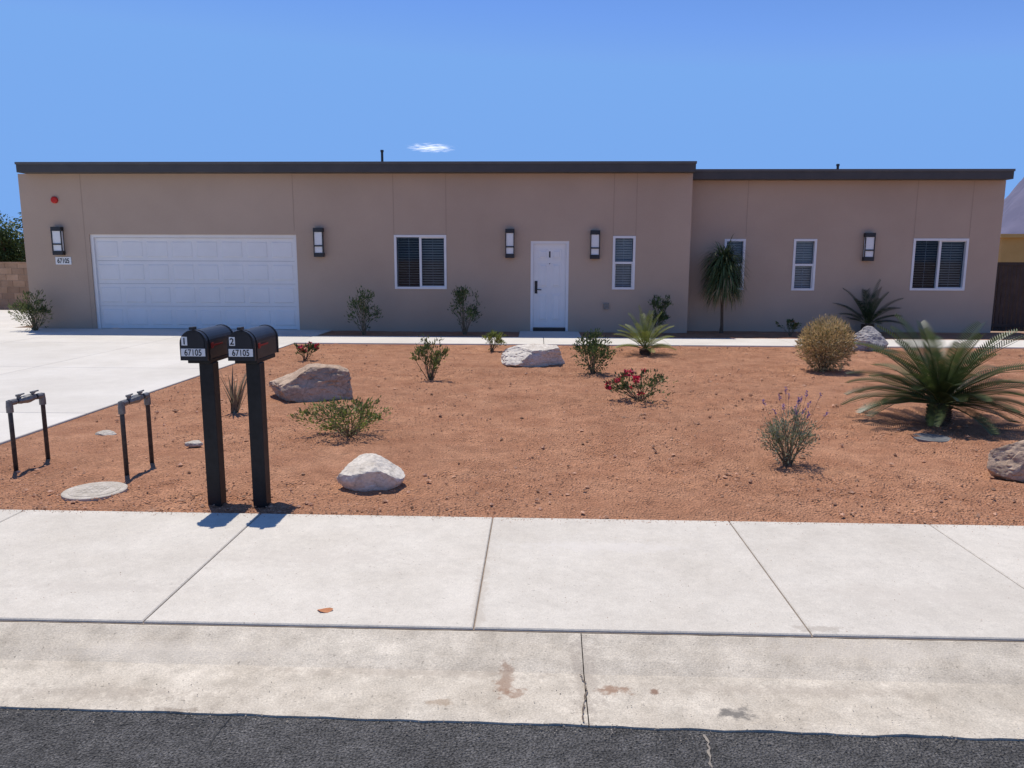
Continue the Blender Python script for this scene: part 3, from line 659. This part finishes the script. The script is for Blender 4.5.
# ---------------- plants ----------------
def shrub(px,by,L_,R_,T,m,label,n=700,ll=.035,lw=.014,stems=14,low=.15,flow=None,nf=0,fs=.03,cat="shrub",name="shrub",clump=.16,dens_top=.5,m2=None,ball=0.0,mixp=.25,fleft=False):
    g=G(px,by); dpt=depth(g); w=(R_-L_)/F*dpt; h=W(px,T,g.y).z; cx=g.x+((L_+R_)/2-px)/F*dpt
    S=root(name,(g.x,g.y,0),label,cat,"plants in the front yard"); mb=MB(); tips=[]
    for i in range(stems):
        an=U(0,6.28); rr=R()**.5*.5*w; zz=h*U(.45,1.0)*(1-.35*(rr/(w*.5))**2)
        e=Vector((cx+rr*math.cos(an),g.y+rr*math.sin(an)*.85,zz)); b=Vector((g.x+U(-.03,.03),g.y+U(-.03,.03),-.02))
        md=b.lerp(e,.5)+Vector((U(-.05,.05)*w,U(-.05,.05)*w,h*.08))
        mb.tube([b,md,e],[.005+h*.005,.003+h*.003,.0015],4); tips.append((b,md,e))
        for k in range(2):
            u=U(.4,.9); q=md.lerp(e,u); e2=q+Vector((U(-.15,.15)*w,U(-.15,.15)*w,U(.02,.2)*h)); e2.z=min(e2.z,h); mb.tube([q,(q+e2)/2,e2],[.003,.002,.001],3); tips.append((q,(q+e2)/2,e2))
    obj("stem",mb,M_stem,S)
    f=MB(); tn=[U(.1,.9) for _ in tips]
    for i in range(n):
        k=random.randrange(len(tips)); b,md,e=tips[k]; u=low+(1-low)*R()**dens_top
        if R()<ball:
            v=Vector((random.gauss(0,1),random.gauss(0,1),random.gauss(0,1))).normalized()*R()**.3
            lump=1+.22*noise.noise(v*3.2+Vector((px,0,0)))
            c=Vector((cx+v.x*w*.48*lump,g.y+v.y*w*.46*lump,h*.5+v.z*h*.48*lump)); tk=.5+1.1*noise.noise(v*4+Vector((0,px,0)))
            c.z=max(c.z,.02); d=(v+Vector((U(-.5,.5),U(-.5,.5),U(0,.9))))
        else:
            c=(b.lerp(md,u*2) if u<.5 else md.lerp(e,u*2-1)); o_=Vector((random.gauss(0,1),random.gauss(0,1),random.gauss(0,.8)))*clump*.5*min(w,h)*.5
            c=c+o_; tk=tn[k]
            if c.z<.01: c.z=.01+R()*.03
            d=(c-Vector((g.x,g.y,h*.2))).normalized()+Vector((U(-.8,.8),U(-.8,.8),U(-.4,1)))
        f.leaf(c,d,ll*U(.6,1.3),lw*U(.7,1.3),1 if (m2 and R()<mixp) else 0,min(1,max(0,tk+U(-.3,.3))))
    obj("foliage",f,[m,m2 or m],S,recalc=False)
    if flow:
        pool=tips
        if fleft: pool=[t for t in tips if t[2].x<cx] or tips
        for i in range(nf):
            b,md,e=random.choice(pool if R()<.8 else tips); c=e+Vector((U(-.03,.03),U(-.03,.03),U(-.02,.03))) if R()<.7 else md.lerp(e,R())+Vector((U(-.04,.04),U(-.04,.04),.02))
            c.z=max(c.z,.05); fl=MB()
            for k in range(9):
                d=Vector((U(-1,1),U(-1,1),U(-.3,1))); fl.leaf(c,d,fs*U(.7,1.1),fs*.6,0,R())
            obj("flower",fl,flow,S,recalc=False)
    return S,tips,g,w,h
shrub(36,331,17,53,292,M_olive,"grey green shrub at the house corner",1500,.07,.02,18,ball=.3)
shrub(364,334.6,349,380,289,M_green,"tall sparse dark green shrub against the wall",800,.07,.022,11,m2=M_olive,clump=.3)
shrub(465,334.6,453,482,282,M_green,"tall sparse dark green shrub against the wall",900,.07,.022,11,m2=M_olive,clump=.3)
shrub(656,334.6,642,671,295,M_green,"thin green shrub against the wall",900,.07,.022,11,m2=M_olive)
shrub(790,336,776,803,319,M_green,"low green shrub with dry stems near path",450,.05,.02,10,flow=M_orange,nf=8)
shrub(305,360,292,319,341,M_green,"small shrub with red flowers near driveway",420,.045,.022,12,flow=M_redf,nf=14,fs=.055,cat="flower",name="flowering_shrub")
shrub(431,380,412,450,338,M_olive,"upright olive green shrub in soil",900,.05,.017,15,m2=M_lgreen)
shrub(492,351,481,504,326,M_lgreen,"small yellow green shrub in soil",650,.05,.018,12)
shrub(593,374,572,614,331,M_green,"rounded green shrub in soil",1900,.045,.018,18,m2=M_olive,ball=.35)
shrub(640,401,608,678,370,M_green,"low spreading shrub with crimson flowers",1000,.04,.017,18,flow=M_redf,nf=20,fs=.055,cat="flower",name="flowering_shrub",m2=M_olive,ball=.2,fleft=True)
shrub(350,436,298,388,397,M_lgreen,"low sprawling yellow green shrub",2100,.033,.013,28,m2=M_olive,clump=.25,ball=.15)
S,tips,g,w,h=shrub(787,464,759,813,410,M_grey,"grey green lavender like shrub with purple flower spikes",2500,.028,.008,24,clump=.22,m2=M_olive,ball=.4,mixp=.15)
mb=MB(); e_=[]
for i in range(18):
    an=U(0,6.28); rr=R()**.6*w*.68; e=Vector((g.x+rr*math.cos(an),g.y+rr*math.sin(an),h*U(.85,1.38))); b=Vector((g.x+rr*.4*math.cos(an),g.y+rr*.4*math.sin(an),h*.4))
    mb.tube([b,(b+e)/2+Vector((0,0,.01)),e],[.002,.0015,.001],3); e_.append((b,e))
obj("stalk",mb,M_stem,S)
for b,e in e_:
    fl=MB()
    for k in range(12):
        fl.leaf(b.lerp(e,.86+.14*k/12),(U(-1,1),U(-1,1),U(.4,1)),.02,.009,0,R())
    obj("flower",fl,M_purp,S,recalc=False)
shrub(823,371,797,852,317,M_straw,"dense rounded straw coloured shrub",8500,.055,.013,40,low=.1,m2=M_olive,clump=.24,ball=.8,mixp=.10)
g=G(235,413); Rr=root("dry_agave",(g.x,g.y,0),"dry grey tan spiky plant beside the boulder","plant","plants in the front yard"); mb=MB()
hh=W(235,361,g.y).z
for i in range(26):
    an=U(0,6.28); mb.ribbon((g.x+U(-.03,.03),g.y+U(-.03,.03),0),(math.cos(an)*.35,math.sin(an)*.35,U(.7,1.2)),hh*U(.6,1.15),.03,U(.1,.9),6,0,R())
obj("foliage",mb,mat("dry_blade",(.16,.13,.09),(.3,.24,.16),10,.9,tone=.4,leaf=True),Rr,recalc=False)
def cycad(px,by,L_,R_,T,m,label,nf=55,pairs=38,trunkh=.28,llen=.10,lw=.012,e_lo=-5,e_hi=80,droop=1.6,name="sago_palm",trk=.075,fwd=.8):
    g=G(px,by); dpt=depth(g); w=(R_-L_)/F*dpt; h=W(px,T,g.y).z
    S=root(name,(g.x,g.y,0),label,"palm","plants in the front yard"); th=h*trunkh; tr=w*trk
    mb=MB(); mb.tube([(g.x,g.y,-.05),(g.x,g.y,th*.3),(g.x,g.y,th*.8),(g.x,g.y,th*1.15)],[tr*.95,tr*1.1,tr,tr*.5],14)
    for k in range(90):
        z=th*(k/90); an=k*2.4; d=Vector((math.cos(an),math.sin(an),.5)); c=Vector((g.x+math.cos(an)*tr*.9,g.y+math.sin(an)*tr*.9,z))
        mb.tube([c,c+d*tr*.45],[tr*.22,tr*.05],4)
    obj("trunk",mb,M_bark,S)
    f=MB(); cz=Vector((g.x,g.y,th*1.1)); hup=h-th
    for i in range(nf):
        u=(i+.5)/nf; el=math.radians(e_lo+(e_hi-e_lo)*u**.9+U(-5,5)); an=i*2.39996+U(-.15,.15)
        Lh=.53*w; Lv=hup*1.3
        Lf=1/math.sqrt((math.cos(el)/Lh)**2+(max(0,math.sin(el))/Lv)**2)*U(.9,1.05)
        if math.sin(an)<-.5: Lf*=.85
        d=Vector((math.cos(an)*math.cos(el),math.sin(an)*math.cos(el),math.sin(el))); p=cz+d*tr*.3
        ns=pairs; st=Lf/ns; side=d.cross(Vector((0,0,1)));
        if side.length<.05: side=Vector((1,0,0))
        side.normalize(); pts=[p.copy()]; t0=U(.15,.9)
        for k in range(ns):
            uu=k/ns; p=p+d*st; d=(d+Vector((0,0,-droop*st/w*(.3+1.6*uu)))).normalized()
            if p.z<.02: p.z=.02
            pts.append(p.copy())
            if uu<.14: continue
            up=side.cross(d); pr=math.sin(math.pi*min(1,(.12+uu*.82)))**.5
            l=llen*w*max(.35,pr)
            for s_ in (-1,1):
                dd=(side*s_*1.0+d*fwd+up*.42).normalized(); q=d*lw*w*.5
                tip=p+dd*l; mdp=p+dd*l*.5
                f.face([p-q*.6,p+q*.6,mdp+q*.85,tip,mdp-q*.85],0,min(1,max(0,t0+U(-.12,.12))))
        f.tube([pts[0],pts[len(pts)//3],pts[2*len(pts)//3],pts[-1]],[.006*w,.005*w,.003*w,.001],3,1,.5,False)
    obj("frond",f,[m,M_olive],S,recalc=False)
cycad(938,423,862,1020,324,M_cyc,"large sago palm with arching feathery green fronds",58,42,.18,.085,.0105,0,66,1.35,trk=.055,fwd=.6)
cycad(867,333,838,899,291,M_dgreen,"small dark green feathery palm by the wall",22,28,.2,.11,.014,10,80,1.2)
cycad(645,354,616,673,317,M_lgreen,"small yellow green spiky sago palm",26,24,.12,.12,.016,5,80,1.2)
g=G(721,333); top=W(721,246,g.y).z; bot=W(721,309,g.y).z
S=root("yucca_tree",(g.x,g.y,0),"slender yucca tree with dense drooping leaf head by wall","tree"); mb=MB()
mb.tube([(g.x,g.y,-.05),(g.x+.01,g.y,.15),(g.x-.01,g.y,.7),(g.x,g.y,top-.35)],[.055,.035,.03,.04],8); obj("trunk",mb,M_bark,S)
f=MB()
for i in range(1100):
    u=R(); z=bot+.45+(top-.22-bot-.45)*u; an=U(0,6.28); el=U(-.2,1.3) if u>.5 else U(-.5,.7)
    d=(math.cos(an)*math.cos(el),math.sin(an)*math.cos(el),math.sin(el)); f.ribbon((g.x+U(-.08,.08),g.y+U(-.08,.08),z),d,U(.55,.78),.026,U(2.2,4.5),7,0 if u>.3 or R()<.6 else 1,R())
obj("crown",f,[leafm("yucca_blade",(.10,.14,.05),.5),M_dry],S,recalc=False)
g=G(325,615); mb=MB(); pts=[(g.x+.035*math.cos(a)*(1+.2*math.sin(3*a)),g.y+.022*math.sin(a),.024+.004*math.sin(2*a)) for a in [k*.524 for k in range(12)]]
mb.face(pts); obj("fallen_leaf",mb,mat("leaf_rust",(.42,.16,.07),(.5,.22,.1),30,.8),recalc=False,label="dry rust coloured leaf on the sidewalk",category="leaf")
# ---------------- light ----------------
EL=math.radians(69); sd=Vector((-.5,.866,0)); sd=Vector((sd.x*math.cos(EL),sd.y*math.cos(EL),math.sin(EL)))
ld=bpy.data.lights.new("sun",'SUN'); ld.energy=4.3; ld.angle=math.radians(.5); ld.color=(1,.94,.85)
lo=bpy.data.objects.new("sun",ld); scene.collection.objects.link(lo); lo.rotation_euler=sd.to_track_quat('Z','Y').to_euler(); lo.location=(0,0,30)
w=bpy.data.worlds.new("World"); scene.world=w; w.use_nodes=True; nt=w.node_tree; nt.nodes.clear()
o=N(nt,'ShaderNodeOutputWorld'); bg=N(nt,'ShaderNodeBackground'); sk=N(nt,'ShaderNodeTexSky'); sk.sky_type='NISHITA'; sk.sun_disc=False
sk.sun_elevation=EL; sk.sun_rotation=math.radians(-30); sk.air_density=1.0; sk.dust_density=0.0; sk.ozone_density=4.0; sk.altitude=1200
hs=N(nt,'ShaderNodeHueSaturation'); hs.inputs['Saturation'].default_value=1.15; hs.inputs['Value'].default_value=1.0
ti=N(nt,'ShaderNodeMixRGB'); ti.blend_type='MULTIPLY'; ti.inputs[0].default_value=1; ti.inputs[2].default_value=(1.02,.93,1.08,1)
cp=N(nt,'ShaderNodeMixRGB'); cp.blend_type='DARKEN'; cp.inputs[0].default_value=1; cp.inputs[2].default_value=(1.4,2.9,6.1,1)
bg.inputs[1].default_value=.14
L=nt.links.new
L(sk.outputs[0],hs.inputs['Color']); L(hs.outputs[0],ti.inputs[1]); L(ti.outputs[0],cp.inputs[1]); L(cp.outputs[0],bg.inputs[0]); L(bg.outputs[0],o.inputs[0])
